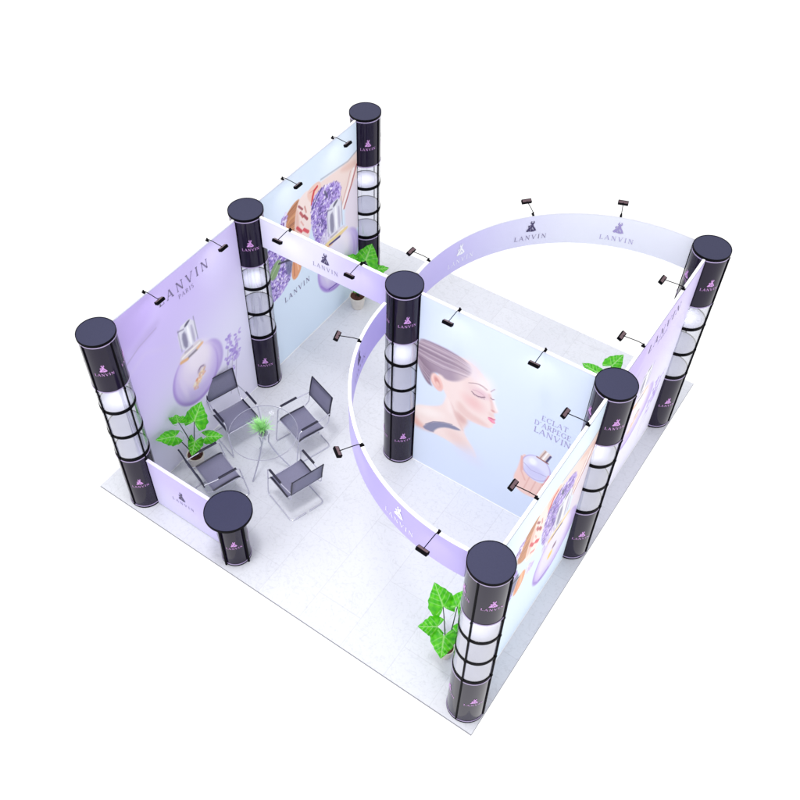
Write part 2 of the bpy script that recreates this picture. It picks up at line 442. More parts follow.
class Art:
    def __init__(s, w, h, step=0.0075, z0=0.0):
        s.nu = int(w/step)+1; s.nz = int((h)/step)+1
        s.U, s.Z = np.meshgrid(np.linspace(0, w, s.nu), np.linspace(z0, z0+h, s.nz))
        s.c = np.zeros(s.U.shape+(3,)); s.rng = np.random.RandomState(4)
    def fill(s, col): s.c[:] = col
    def mix(s, m, col, a=1.0):
        m = np.clip(m*a, 0, 1)[..., None]; s.c = s.c*(1-m)+np.asarray(col, float)*m
    def poly(s, p, col, soft=0.02, a=1.0, rnd=2):
        s.mix(sm(polydist(s.U, s.Z, chaikin(p, rnd) if rnd else p), -soft, soft), col, a)
    def ell(s, cx, cz, rx, rz, col, soft=0.1, a=1.0, rot=0):
        t = math.radians(rot); dx = s.U-cx; dz = s.Z-cz
        d = np.hypot((dx*math.cos(t)+dz*math.sin(t))/rx, (-dx*math.sin(t)+dz*math.cos(t))/rz)
        s.mix(1-sm(d, 1-soft, 1+soft), col, a)
    def line(s, pts, w, col, soft=0.006, a=1.0):
        d = np.full(s.U.shape, 1e9)
        for (x0, y0), (x1, y1) in zip(pts[:-1], pts[1:]):
            dx, dy = x1-x0, y1-y0
            t = np.clip(((s.U-x0)*dx+(s.Z-y0)*dy)/(dx*dx+dy*dy+1e-12), 0, 1)
            d = np.minimum(d, np.hypot(s.U-x0-t*dx, s.Z-y0-t*dy))
        s.mix(1-sm(d, w-soft, w+soft), col, a)
    def flowers(s, poly, n, r, cols, a=0.9):
        P = chaikin(poly, 2); xs = [p[0] for p in P]; zs = [p[1] for p in P]; k = 0
        while k < n:
            x = s.rng.uniform(min(xs), max(xs)); z = s.rng.uniform(min(zs), max(zs))
            if not inpoly(np.array([x]), np.array([z]), P)[0]: continue
            k += 1; rr = r*s.rng.uniform(0.5, 1.2); col = cols[s.rng.randint(len(cols))]
            i0 = max(0, int((z-2*rr-s.Z[0, 0])/(s.Z[1, 0]-s.Z[0, 0]))); i1 = i0+int(4*rr/(s.Z[1, 0]-s.Z[0, 0]))+2
            j0 = max(0, int((x-2*rr)/(s.U[0, 1]))); j1 = j0+int(4*rr/s.U[0, 1])+2
            U = s.U[i0:i1, j0:j1]; Z = s.Z[i0:i1, j0:j1]
            if U.size == 0: continue
            th = s.rng.uniform(0, 3.14); dx = U-x; dz = Z-z
            d = np.hypot((dx*math.cos(th)+dz*math.sin(th))/rr, (-dx*math.sin(th)+dz*math.cos(th))/(rr*0.55))
            m = (1-sm(d, 0.6, 1.1))[..., None]*a
            s.c[i0:i1, j0:j1] = s.c[i0:i1, j0:j1]*(1-m)+np.asarray(col, float)*m
    def soften(s, k):
        for _ in range(k):
            p = np.pad(s.c, ((1, 1), (1, 1), (0, 0)), mode='edge')
            s.c = (p[:-2, 1:-1]+p[2:, 1:-1]+p[1:-1, :-2]+p[1:-1, 2:]+2*p[1:-1, 1:-1])/6
    def obj(s, fmap, parent, name='printed_graphic'):
        U = s.U.ravel(); Z = s.Z.ravel(); v = np.stack(fmap(U, Z), 1)
        i = np.arange(s.nz-1)[:, None]*s.nu+np.arange(s.nu-1)[None, :]
        f = np.stack([i, i+1, i+1+s.nu, i+s.nu], -1).reshape(-1, 4)
        return obj(name, v, f.tolist(), M['print'], parent, colors=lin(np.clip(s.c, 0, 255)).reshape(-1, 3))

PW, PH = 1.665, 2.48
def bottle(a, cx, cz, r, capw, caph):
    # perfume flask: lilac glass disc with a thick clear rim, gold and silver collar, mirror-bright cap
    a.ell(cx+r*0.62, cz+0.03, r*0.62, r*0.80, (176, 154, 218), 0.10, 0.9)
    a.ell(cx+r*0.58, cz+0.04, r*0.54, r*0.70, (204, 188, 234), 0.25, 0.9)
    a.ell(cx, cz, r, r*1.12, (164, 136, 212), 0.05)
    a.ell(cx+0.01, cz+0.02, r*0.94, r*1.06, (204, 188, 236), 0.10)
    a.ell(cx+0.03, cz+0.12, r*0.72, r*0.84, (230, 219, 242), 0.35)
    a.ell(cx+0.08, cz+0.20, r*0.48, r*0.50, (241, 232, 244), 0.5)
    a.ell(cx-r*0.55, cz-r*0.1, r*0.10, r*0.5, (226, 214, 244), 0.7, 0.7, 8)
    z = cz+r*1.06
    a.poly([(cx-capw*0.66, z-0.05), (cx-capw*0.2, z-0.075), (cx+capw*0.3, z-0.07), (cx+capw*0.68, z-0.03), (cx+capw*0.58, z+0.07), (cx-capw*0.56, z+0.07)], (222, 214, 222), 0.012)
    a.line([(cx-capw*0.6, z-0.04), (cx-capw*0.25, z-0.06)], 0.020, (226, 176, 128), 0.012)
    a.line([(cx-capw*0.15, z-0.05), (cx+capw*0.3, z-0.045)], 0.014, (112, 104, 120), 0.014, 0.8)
    a.line([(cx+capw*0.35, z-0.035), (cx+capw*0.62, z-0.02)], 0.018, (236, 190, 146), 0.012)
    a.line([(cx-capw*0.5, z+0.005), (cx+capw*0.5, z+0.012)], 0.010, (252, 246, 240), 0.010)
    a.line([(cx-capw*0.3, z+0.045), (cx+capw*0.1, z+0.045)], 0.012, (168, 158, 176), 0.012, 0.8)
    z += 0.06
    a.poly([(cx-capw*0.5, z), (cx+capw*0.5, z), (cx+capw*0.47, z+caph), (cx-capw*0.5, z+caph*0.96)], (226, 225, 236), 0.008, rnd=1)
    a.poly([(cx-capw*0.30, z+0.03), (cx-capw*0.05, z+0.03), (cx-capw*0.08, z+caph*0.72), (cx-capw*0.32, z+caph*0.66)], (128, 124, 152), 0.018, 0.9, 1)
    a.poly([(cx+capw*0.02, z+0.02), (cx+capw*0.16, z+0.02), (cx+capw*0.12, z+caph*0.8), (cx+capw*0.0, z+caph*0.8)], (252, 252, 254), 0.012, 1, 1)
    a.poly([(cx+capw*0.20, z+0.02), (cx+capw*0.34, z+0.02), (cx+capw*0.32, z+caph*0.7), (cx+capw*0.20, z+caph*0.74)], (176, 170, 196), 0.016, 0.9, 1)
    a.line([(cx-capw*0.44, z+0.03), (cx-capw*0.44, z+caph*0.9)], 0.006, (168, 164, 186), 0.010, 0.9)
    a.line([(cx+capw*0.46, z+0.02), (cx+capw*0.44, z+caph*0.95)], 0.005, (140, 136, 162), 0.008, 0.9)
    a.poly([(cx-capw*0.05, z+caph*0.80), (cx+capw*0.28, z+caph*0.93), (cx+capw*0.12, z+caph*0.97), (cx-capw*0.1, z+caph*0.88)], (72, 68, 92), 0.012, 0.9, 1)
    a.line([(cx-capw*0.44, z+caph*0.86), (cx-capw*0.15, z+caph*0.80)], 0.008, (120, 114, 140), 0.010, 0.8)

def art_perfume():
    a = Art(PW, PH-0.02, z0=0.012)
    a.fill((214, 205, 244))
    g = sm(a.Z*0.8-a.U*0.5, 0.1, 1.7)
    a.mix(1-g, (228, 226, 248)); a.mix(g, (198, 182, 236), 0.9)
    a.poly([(0, 2.5), (0.0, 2.0), (0.35, 2.12), (0.5, 2.34), (0.42, 2.5)], (186, 166, 228), 0.08, 0.7)
    a.poly([(0.05, 1.95), (0.4, 1.98), (0.52, 2.1), (0.3, 2.08)], (180, 164, 214), 0.06, 0.6)
    a.line([(0.0, 1.88), (0.2, 1.97), (0.44, 2.02)], 0.008, (168, 154, 196), 0.01, 0.7)
    a.line([(0.0, 1.74), (0.25, 1.84), (0.5, 1.7)], 0.02, (208, 196, 236), 0.05, 0.6)
    a.ell(1.35, 2.2, 0.22, 0.3, (218, 210, 246), 0.8, 0.8)  # soft pool of spotlight painted into the print colour
    a.poly([(-0.1, 0.0), (0.35, 0.5), (1.1, 0.52), (1.7, 0.3), (1.7, -0.1), (-0.1, -0.1)], (232, 230, 246), 0.25, 0.8)
    bottle(a, 0.80, 1.02, 0.345, 0.26, 0.36)
    a.ell(0.885, 1.03, 0.058, 0.05, (168, 146, 170), 0.4, 0.8); a.ell(0.892, 1.028, 0.036, 0.03, (222, 206, 222), 0.4, 0.9)
    a.line([(0.85, 1.05), (0.88, 1.075), (0.92, 1.06)], 0.006, (118, 98, 124), 0.008, 0.7)
    rr = random.Random(2)
    for k in range(70):
        t = rr.random(); x = 0.90-0.15*t+rr.uniform(-0.035, 0.035); z = 1.0-0.14*t+rr.uniform(-0.04, 0.04)
        a.ell(x, z, rr.uniform(0.010, 0.022), rr.uniform(0.008, 0.018), rr.choice([(240, 196, 150), (250, 224, 176), (232, 160, 128), (252, 240, 214), (206, 150, 150)]), 0.6, 0.6)
    for x, z in ((1.30, 0.6), (1.40, 0.72), (1.25, 0.75)):
        a.line([(x-0.06, z-0.3), (x, z), (x+0.06, z+0.25)], 0.006, (170, 160, 190), 0.008, 0.7)
        a.flowers([(x-0.05, z), (x+0.08, z+0.02), (x+0.14, z+0.42), (x+0.03, z+0.40)], 26, 0.035, [(176, 152, 222), (160, 136, 214), (196, 178, 234)], 0.8)
    return a

def art_flowers():
    a = Art(PW, PH-0.02, 0.0058, z0=0.012)
    a.fill((217, 233, 249)); rr = random.Random(5)
    a.ell(0.45, 2.15, 0.3, 0.35, (230, 240, 252), 0.9, 0.7); a.ell(1.25, 2.2, 0.3, 0.3, (230, 240, 252), 0.9, 0.7)  # two pale pools below the arm spotlights, lamp light painted into the colour
    # shoulder and arm sweeping in from the right
    a.poly([(0.98, 2.10), (1.25, 2.07), (1.5, 2.06), (1.75, 2.12), (1.75, 1.3), (1.35, 1.45), (0.85, 2.02)], (238, 216, 208), 0.02, 1)
    a.line([(1.0, 2.12), (1.25, 2.09), (1.5, 2.06), (1.72, 2.12)], 0.008, (150, 150, 160), 0.016, 0.8)
    a.poly([(1.3, 2.04), (1.6, 2.02), (1.7, 1.92), (1.5, 1.92)], (226, 186, 172), 0.04, 0.8)
    a.poly([(1.40, 1.55), (1.75, 1.85), (1.75, 0.95), (1.42, 1.05)], (228, 218, 230), 0.03)
    a.line([(1.66, 1.92), (1.56, 1.72), (1.40, 1.46)], 0.010, (160, 60, 72), 0.008, 0.95)
    a.line([(1.60, 1.90), (1.51, 1.72), (1.37, 1.48)], 0.014, (250, 244, 244), 0.008, 0.9)
    a.line([(1.54, 1.9), (1.47, 1.74), (1.35, 1.52)], 0.006, (190, 120, 120), 0.010, 0.7)
    # hair, face, neck, fingers
    a.poly([(0.30, 1.98), (0.52, 2.12), (0.66, 2.10), (0.64, 1.80), (0.54, 1.58), (0.34, 1.70)], (196, 128, 82), 0.014)
    for k in range(60):
        t = rr.random(); a.line([(0.31+0.06*rr.random(), 1.72+0.26*t), (0.44, 1.76+0.30*t), (0.60, 1.72+0.38*t)], 0.002, rr.choice([(232, 182, 134), (140, 74, 44), (214, 150, 104), (110, 56, 40)]), 0.006, 0.6)
    a.poly([(0.58, 2.08), (0.70, 2.13), (0.80, 2.12), (0.84, 1.98), (0.80, 1.62), (0.70, 1.42), (0.50, 1.50), (0.50, 1.8)], (246, 226, 218), 0.012)
    a.poly([(0.54, 2.0), (0.60, 1.98), (0.58, 1.6), (0.50, 1.6)], (220, 168, 150), 0.03, 0.7)
    a.poly([(0.74, 2.10), (0.88, 2.14), (1.0, 2.11), (1.0, 1.97), (0.86, 1.90), (0.78, 1.96)], (240, 200, 184), 0.012)
    a.line([(0.80, 2.07), (0.94, 2.06)], 0.004, (204, 120, 104), 0.008, 0.8)
    a.line([(0.82, 1.90), (0.845, 1.99), (0.875, 2.05), (0.93, 2.07)], 0.016, (206, 26, 42), 0.007)
    a.line([(0.86, 1.93), (0.90, 2.0)], 0.012, (252, 214, 196), 0.008, 0.9)
    for p, wd, c in (([(0.60, 2.02), (0.66, 1.94)], 0.012, (150, 60, 66)), ([(0.62, 1.92), (0.66, 1.84)], 0.016, (182, 70, 74)), ([(0.68, 1.84), (0.73, 1.76)], 0.016, (164, 52, 60)),
                     ([(0.55, 1.76), (0.62, 1.66)], 0.018, (206, 50, 62)), ([(0.66, 1.66), (0.73, 1.58)], 0.020, (216, 54, 70)), ([(0.70, 1.95), (0.72, 1.86)], 0.010, (200, 130, 120)),
                     ([(0.62, 1.80), (0.66, 1.72)], 0.008, (226, 160, 150)), ([(0.60, 1.56), (0.68, 1.50)], 0.012, (220, 120, 120))):
        a.line(p, wd, c, 0.008, 0.9)
    # lavender bunches
    pal = [(140, 110, 200), (176, 150, 226), (108, 80, 170), (206, 190, 240), (190, 170, 230), (244, 236, 252), (86, 64, 140)]
    P1 = [(0.80, 1.94), (1.02, 2.02), (1.36, 1.90), (1.34, 1.66), (1.16, 1.46), (0.95, 1.20), (0.80, 1.45)]
    a.poly(P1, (156, 128, 208), 0.015); a.flowers(P1, 900, 0.026, pal)
    a.line([(0.82, 1.84), (0.92, 1.93), (1.0, 2.0)], 0.010, (40, 24, 110), 0.007, 0.9)
    a.line([(1.06, 1.92), (1.10, 1.82)], 0.014, (60, 60, 90), 0.01, 0.8); a.line([(0.98, 1.40), (1.12, 1.48)], 0.008, (70, 50, 120), 0.008, 0.8)
    a.poly([(0.88, 1.3), (1.14, 1.44), (1.16, 1.1), (0.95, 1.0)], (206, 196, 226), 0.03)
    a.flowers([(0.88, 1.3), (1.14, 1.44), (1.16, 1.1), (0.95, 1.0)], 120, 0.024, [(220, 210, 238), (180, 164, 214), (236, 230, 246)])
    P2 = [(-0.02, 1.78), (0.22, 1.80), (0.42, 1.52), (0.40, 1.18), (0.22, 1.06), (0.02, 1.02), (-0.05, 1.2)]
    a.poly(P2, (150, 124, 204), 0.015); a.flowers(P2, 900, 0.026, pal)
    a.poly([(0.03, 1.38), (0.12, 1.32), (0.26, 1.50), (0.18, 1.58), (0.06, 1.50)], (128, 160, 108), 0.012)
    a.line([(0.05, 1.40), (0.22, 1.54)], 0.005, (196, 214, 180), 0.006, 0.8)
    a.poly([(0.30, 1.52), (0.44, 1.50), (0.42, 1.24), (0.32, 1.20)], (96, 104, 132), 0.025, 0.75)
    a.line([(0.20, 1.50), (0.34, 1.44), (0.46, 1.38)], 0.012, (34, 28, 56), 0.007, 0.95)
    a.poly([(0.44, 1.42), (0.58, 1.36), (0.58, 1.16), (0.46, 1.06), (0.38, 1.14)], (228, 156, 112), 0.012)
    a.line([(0.50, 1.38), (0.52, 1.18)], 0.012, (246, 196, 160), 0.010, 0.8); a.line([(0.45, 1.34), (0.44, 1.14)], 0.007, (176, 96, 60), 0.008, 0.8)
    a.poly([(0.58, 1.36), (0.74, 1.28), (0.74, 1.14), (0.62, 1.16)], (216, 206, 238), 0.03); a.flowers([(0.58, 1.36), (0.74, 1.28), (0.74, 1.14), (0.62, 1.16)], 60, 0.02, pal[3:6])
    a.flowers([(0.28, 2.0), (0.42, 2.1), (0.36, 1.86), (0.26, 1.84)], 50, 0.03, [(190, 170, 228), (120, 80, 160), (240, 232, 250)])
    # flask seen at the lower right
    bottle(a, 1.22, 0.78, 0.37, 0.30, 0.46)
    a.ell(1.18, 0.80, 0.24, 0.27, (226, 222, 242), 0.3, 0.7)
    a.line([(1.04, 1.17), (1.44, 1.15)], 0.022, (240, 214, 150), 0.007)
    a.line([(1.10, 1.13), (1.30, 1.11)], 0.012, (44, 24, 110), 0.006)
    a.line([(0.90, 0.62), (1.0, 0.48), (1.2, 0.42)], 0.006, (140, 110, 200), 0.012, 0.8)
    a.line([(1.05, 0.45), (1.24, 0.43)], 0.006, (60, 20, 150), 0.008, 0.8)
    a.ell(1.18, 0.74, 0.05, 0.06, (238, 196, 90), 0.4, 0.95); a.ell(1.24, 0.83, 0.04, 0.04, (120, 80, 110), 0.4, 0.9)
    return a

def art_portrait():
    w = 1.715
    a = Art(w, PH-0.02, 0.0052, z0=0.012)
    a.fill((218, 230, 248))
    g = sm(a.Z, 0.3, 2.3); a.mix(1-g, (208, 218, 241), 0.55)
    rr = random.Random(3)
    skin = (240, 219, 214); mid = (228, 194, 188); deep = (204, 156, 152)
    # back, shoulder and neck
    a.poly([(-0.03, 0.92), (0.16, 1.02), (0.30, 1.12), (0.33, 1.22), (0.36, 1.40), (0.58, 1.34), (0.60, 1.08), (0.565, 0.93), (0.62, 0.82), (0.72, 0.70), (0.76, 0.58), (0.60, 0.58), (0.40, 0.64), (0.14, 0.62), (-0.03, 0.62)], skin, 0.016)
    a.poly([(0.50, 0.66), (0.72, 0.74), (0.84, 0.50), (0.66, 0.46), (0.48, 0.56)], (216, 218, 238), 0.10, 0.85)
    a.poly([(0.48, 1.24), (0.62, 1.14), (0.58, 0.96), (0.50, 0.98)], mid, 0.05, 0.9)
    a.poly([(0.34, 1.34), (0.40, 1.30), (0.44, 1.06), (0.36, 1.10)], (246, 232, 228), 0.05, 0.7)
    a.line([(0.40, 1.26), (0.47, 1.08), (0.56, 0.92)], 0.006, deep, 0.022, 0.45)
    a.poly([(-0.03, 0.78), (0.08, 0.68), (0.22, 0.63), (-0.03, 0.58)], (226, 170, 158), 0.05, 0.75)
    a.ell(0.16, 0.92, 0.16, 0.07, (248, 236, 232), 0.8, 0.8, 20)
    a.ell(0.50, 0.74, 0.14, 0.08, mid, 0.8, 0.5, -30)
    # head in profile, face to the right
    a.poly([(0.24, 1.88), (0.46, 1.95), (0.62, 1.92), (0.73, 1.82), (0.795, 1.70), (0.825, 1.615), (0.832, 1.575), (0.872, 1.50), (0.912, 1.445), (0.895, 1.415), (0.868, 1.400), (0.873, 1.365), (0.898, 1.330), (0.880, 1.300), (0.902, 1.262), (0.876, 1.235), (0.880, 1.195), (0.850, 1.155), (0.78, 1.135), (0.68, 1.12), (0.56, 1.12), (0.44, 1.20), (0.33, 1.32), (0.22, 1.52)], skin, 0.010, rnd=1)
    a.poly([(0.46, 1.20), (0.58, 1.12), (0.78, 1.14), (0.85, 1.17), (0.74, 1.22), (0.60, 1.24), (0.48, 1.34)], mid, 0.04, 0.85)
    a.poly([(0.44, 1.16), (0.56, 1.11), (0.60, 1.05), (0.50, 1.02)], deep, 0.04, 0.55)
    a.ell(0.64, 1.40, 0.11, 0.08, (232, 184, 182), 0.9, 0.75, -20)
    a.ell(0.72, 1.71, 0.10, 0.12, (250, 238, 236), 0.9, 0.8)
    a.ell(0.70, 1.58, 0.09, 0.055, (222, 186, 196), 0.7, 0.8)
    a.ell(0.60, 1.60, 0.07, 0.10, (232, 204, 202), 0.9, 0.6)
    a.line([(0.838, 1.60), (0.868, 1.52), (0.895, 1.455)], 0.010, (252, 240, 236), 0.014, 0.8)
    a.line([(0.795, 1.62), (0.83, 1.52), (0.845, 1.45)], 0.010, (222, 182, 178), 0.022, 0.8)
    a.ell(0.855, 1.425, 0.022, 0.014, (206, 140, 138), 0.6, 0.8)
    a.ell(0.84, 1.36, 0.03, 0.03, mid, 0.8, 0.6)
    # ear
    a.ell(0.225, 1.43, 0.066, 0.118, (236, 190, 182), 0.12, 1, 22)
    a.ell(0.215, 1.455, 0.050, 0.088, (246, 212, 204), 0.2, 0.9, 22)
    a.ell(0.230, 1.44, 0.030, 0.066, (204, 128, 122), 0.5, 0.75, 22)
    a.ell(0.238, 1.41, 0.018, 0.034, (240, 200, 190), 0.4, 0.9, 22)
    # hair swept back: dark at the nape, thinning into the light at the brow
    H = [(-0.02, 1.93), (0.18, 1.96), (0.40, 1.96), (0.58, 1.90), (0.60, 1.78), (0.50, 1.62), (0.40, 1.54), (0.31, 1.52), (0.27, 1.56), (0.17, 1.54), (0.15, 1.40), (0.19, 1.33), (0.12, 1.34), (0.04, 1.46), (-0.02, 1.62)]
    Hm = sm(polydist(a.U, a.Z, chaikin(H, 2)), -0.012, 0.03)
    fade = 1-sm(a.U+0.25*(a.Z-1.7), 0.34, 0.66)
    a.mix(Hm*fade, (166, 146, 164)); a.mix(Hm*(1-fade), (214, 196, 204), 0.55)
    dark = Hm*(1-sm(a.U*0.9+(a.Z-1.35)*0.9, 0.10, 0.50)); a.mix(dark, (112, 86, 108), 0.9)
    base = a.c.copy()
    for k in range(150):
        t = rr.random(); o = rr.uniform(-0.012, 0.012)
        p = [(-0.02, 1.62+0.30*t+o), (0.12, 1.57+0.375*t+o), (0.28, 1.56+0.39*t+o), (0.42, 1.60+0.34*t), (0.58+0.04*t, 1.66+0.22*t)]
        if t < 0.25: p = [(-0.02, 1.60+0.3*t), (0.06, 1.46+0.5*t), (0.14, 1.36+0.7*t)]
        cc = rr.choice([(222, 206, 214), (132, 106, 128), (196, 176, 190), (104, 80, 104), (236, 224, 230)])
        q = []
        for e in range(len(p)-1):
            for m_ in range(3): f_ = m_/3; q.append((p[e][0]*(1-f_)+p[e+1][0]*f_, p[e][1]*(1-f_)+p[e+1][1]*f_))
        q.append(p[-1]); a.line(q, 0.0018, cc, 0.0045, 0.5)
    a.c = base*(1-Hm[..., None])+a.c*Hm[..., None]
    a.poly([(0.52, 1.99), (0.68, 1.93), (0.66, 1.72), (0.56, 1.74)], (232, 222, 230), 0.07, 0.65)
    a.soften(2)
    # brows, closed lids with lashes, lips
    for k in range(22):
        t = k/21; x = 0.565+0.19*t; z = 1.648+0.045*math.sin(t*2.6)+0.002*rr.uniform(-1, 1)
        a.line([(x, z-0.006), (x+0.018, z+0.006)], 0.0025, (156, 122, 132), 0.005, 0.7)
    a.line([(0.806, 1.675), (0.822, 1.705), (0.840, 1.73)], 0.005, (178, 146, 156), 0.007, 0.75)
    a.line([(0.61, 1.548), (0.64, 1.528), (0.68, 1.523), (0.72, 1.537), (0.752, 1.560)], 0.005, (112, 76, 98), 0.006, 0.95)
    a.line([(0.62, 1.578), (0.66, 1.592), (0.71, 1.588), (0.745, 1.572)], 0.003, (196, 152, 164), 0.006, 0.8)
    for k in range(9):
        t = k/8; x = 0.625+0.12*t; z = 1.535-0.012*math.sin(t*3.1)+0.012*t
        a.line([(x, z), (x+0.006, z-0.022)], 0.0018, (120, 84, 104), 0.004, 0.7)
    a.line([(0.812, 1.590), (0.830, 1.580), (0.848, 1.590)], 0.005, (132, 94, 114), 0.006, 0.85)
    a.poly([(0.800, 1.300), (0.845, 1.322), (0.870, 1.318), (0.897, 1.325), (0.886, 1.300), (0.850, 1.296)], (214, 100, 132), 0.006, 0.95, 1)
    a.poly([(0.805, 1.294), (0.850, 1.292), (0.884, 1.296), (0.900, 1.268), (0.872, 1.250), (0.835, 1.262)], (238, 128, 160), 0.006, 0.95, 1)
    a.line([(0.865, 1.280), (0.885, 1.276)], 0.004, (252, 196, 210), 0.006, 0.8)
    # strap across the shoulder
    a.poly([(0.10, 0.62), (0.12, 0.68), (0.20, 0.79), (0.32, 0.87), (0.44, 0.915), (0.55, 0.905), (0.50, 0.87), (0.38, 0.83), (0.29, 0.76), (0.24, 0.68), (0.23, 0.63)], (124, 126, 156), 0.014, 0.95, 1)
    a.line([(0.13, 0.70), (0.22, 0.81), (0.34, 0.885), (0.44, 0.92)], 0.004, (82, 84, 118), 0.006, 0.7)
    # hand holding the flask
    a.poly([(1.17, 0.62), (1.20, 0.78), (1.215, 0.98), (1.245, 1.06), (1.275, 1.02), (1.27, 0.82), (1.36, 0.72), (1.50, 0.74), (1.53, 0.88), (1.575, 0.86), (1.58, 0.62), (1.46, 0.44), (1.22, 0.44)], (240, 202, 192), 0.012)
    a.line([(1.22, 1.0), (1.24, 0.78), (1.30, 0.66)], 0.006, (214, 148, 138), 0.012, 0.7)
    for q in ((1.36, 0.66), (1.43, 0.64), (1.50, 0.66)): a.line([(q[0]-0.02, q[1]+0.08), (q[0]-0.06, q[1]-0.16)], 0.004, (214, 152, 142), 0.010, 0.7)
    a.ell(1.385, 0.925, 0.155, 0.185, (176, 160, 214), 0.04, 0.95); a.ell(1.385, 0.928, 0.145, 0.173, (222, 222, 244), 0.06)
    a.ell(1.38, 0.85, 0.12, 0.09, (202, 200, 236), 0.4, 0.85); a.ell(1.34, 1.0, 0.04, 0.05, (244, 246, 254), 0.5, 0.9)
    a.line([(1.25, 0.92), (1.34, 0.86), (1.50, 0.88)], 0.003, (150, 138, 190), 0.006, 0.8)
    a.line([(1.225, 0.98), (1.25, 0.80)], 0.012, (232, 172, 160), 0.010, 0.9)
    a.line([(1.535, 0.9), (1.50, 0.72)], 0.016, (222, 120, 118), 0.014, 0.75)
    a.poly([(1.38, 1.10), (1.48, 1.08), (1.51, 1.22), (1.43, 1.26)], (222, 206, 200), 0.006, 1, 0)
    a.line([(1.405, 1.11), (1.445, 1.24)], 0.005, (170, 130, 116), 0.005); a.line([(1.43, 1.10), (1.465, 1.23)], 0.008, (252, 248, 242), 0.006)
    a.line([(1.47, 1.09), (1.50, 1.20)], 0.010, (64, 54, 100), 0.006); a.line([(1.37, 1.10), (1.49, 1.08)], 0.008, (150, 90, 80), 0.006)
    return a, w

def make_wall(label, art, w, origin, axis, front, texts):
    """axis 'x' or 'y' = direction of the wall; front = sign of its printed face's normal. Local x runs along the wall."""
    ox, oy = origin
    t = thing('graphic_wall', label, 'wall panel', (ox, oy, 0), group='printed wall panels between the columns')
    def P(u, z, d):     # u along, d towards the viewer side
        if axis == 'y': return (front*d, u, z)
        return (u, front*d, z)
    def bx(u0, u1, d0, d1, z0, z1):
        a = P(u0, z0, d0); b = P(u1, z1, d1)
        return MB().box(min(a[0], b[0]), max(a[0], b[0]), min(a[1], b[1]), max(a[1], b[1]), z0, z1)
    bx(0.006, w-0.006, -0.012, 0.0115, 0.012, PH).build('panel', M['core'], t)
    # print on both faces of the panel
    def fm(U, Z):
        o = np.full_like(U, front*0.0135); return (o, U, Z) if axis == 'y' else (U, o, Z)
    s = w/art.U.max(); art.U *= s
    art.obj(fm, t); art.U /= s
    bx(0.0, w, -0.0145, 0.0105, PH+0.001, PH+0.010).build('top_rail', M['white'], t)
    bx(0.0, w, -0.018, 0.018, 0.001, 0.011).build('bottom_rail', M['white'], t)
    for (txt, u0, u1, z0, h, mname, bold) in texts:
        def f2(u, z):
            return P(u, z, 0.016)
        polys_obj('lettering', text_polys(txt, u0, u1, z0, h, bold), f2, M[mname], t)
    return t
ap = art_perfume(); af = art_flowers(); aw, ww = art_portrait()
tp = [('LANVIN', 0.53, 1.22, 2.215, 0.11, 'greyink', 1.0), ('PARIS', 0.78, 0.99, 2.125, 0.05, 'greyink', 0.8)]
tf = [('LANVIN', 0.24, 0.70, 0.875, 0.075, 'greyink', 1.0)]
tw = [('ECLAT', 1.335, 1.60, 1.640, 0.065, 'lilacink', 0.8), ("D'ARPEGE", 1.275, 1.645, 1.545, 0.065, 'lilacink', 0.8), ('LANVIN', 1.285, 1.66, 1.44, 0.075, 'lilacink', 0.9)]
make_wall('lilac wall graphic with large perfume flask beside the left front column', ap, 1.655, (-1.876, -1.841), 'y', 1, tp)
make_wall('pale blue wall graphic with woman and lavender, behind the short straight banner', af, 1.665, (-1.876, 0.188), 'y', 1, tf)
make_wall('pale blue wall graphic with woman in profile, running from the middle column to the right', aw, ww, (0.188, 0), 'x', -1, tw)
make_wall('pale blue outer wall graphic with lavender and woman, steeply foreshortened behind the nearest column', af, 1.655, (2.083, -1.841), 'y', 1, [])
make_wall('lilac outer wall graphic with perfume flask, steeply foreshortened at the right back', ap, 1.665, (2.083, 0.188), 'y', 1, tp)

# ------------------------------------------------------------------ header banners
HZ0, HZ1 = 2.115, 2.48
def straight_banner():
    t = thing('header_banner', 'short straight pale lilac banner bridging the left middle column and the centre column', 'banner', (-1.688, 0, 0))
    w = 1.50
    MB().box(0.004, w-0.004, -0.011, 0.011, HZ0, HZ1).build('panel', M['core'], t)
    a = Art(w, HZ1-HZ0, 0.015, HZ0)
    a.fill((228, 226, 249)); a.mix(sm(a.U, 0.6, 1.5), (192, 182, 236)); a.mix(1-sm(a.U, 0.0, 0.5), (222, 220, 246), 0.6)
    a.ell(0.36, 2.36, 0.22, 0.25, (238, 238, 252), 0.9, 0.7); a.ell(1.2, 2.36, 0.22, 0.25, (206, 198, 244), 0.9, 0.6)  # hot spots of the two arm lamps, painted into the banner colour
    a.obj(lambda U, Z: (U, np.full_like(U, -0.013), Z), t)
    a2 = Art(w, HZ1-HZ0, 0.03, HZ0); a2.fill((220, 216, 246))
    a2.obj(lambda U, Z: (U[::1], np.full_like(U, 0.013), Z), t, 'rear_graphic')
    MB().box(0, w, -0.0125, 0.0125, HZ1+0.001, HZ1+0.014).build('top_rail', M['white'], t)
    f2 = lambda u, z: (u, -0.0155, z)
    polys_obj('emblem_print', emblem(0.79, 2.285, 0.12, 0.14), f2, M['darkink'], t)
    polys_obj('lettering', text_polys('LANVIN', 0.64, 0.94, 2.205, 0.05, 0.8), f2, M['greyink'], t)
straight_banner()
p = MB()
lp = thing('low_panel', 'low lilac panel joining the left front column to the round counter', 'wall panel', (-1.69, -2.027, 0))
w = 0.906
MB().box(0.004, w, -0.011, 0.011, 0.012, 0.752).build('panel', M['core'], lp)
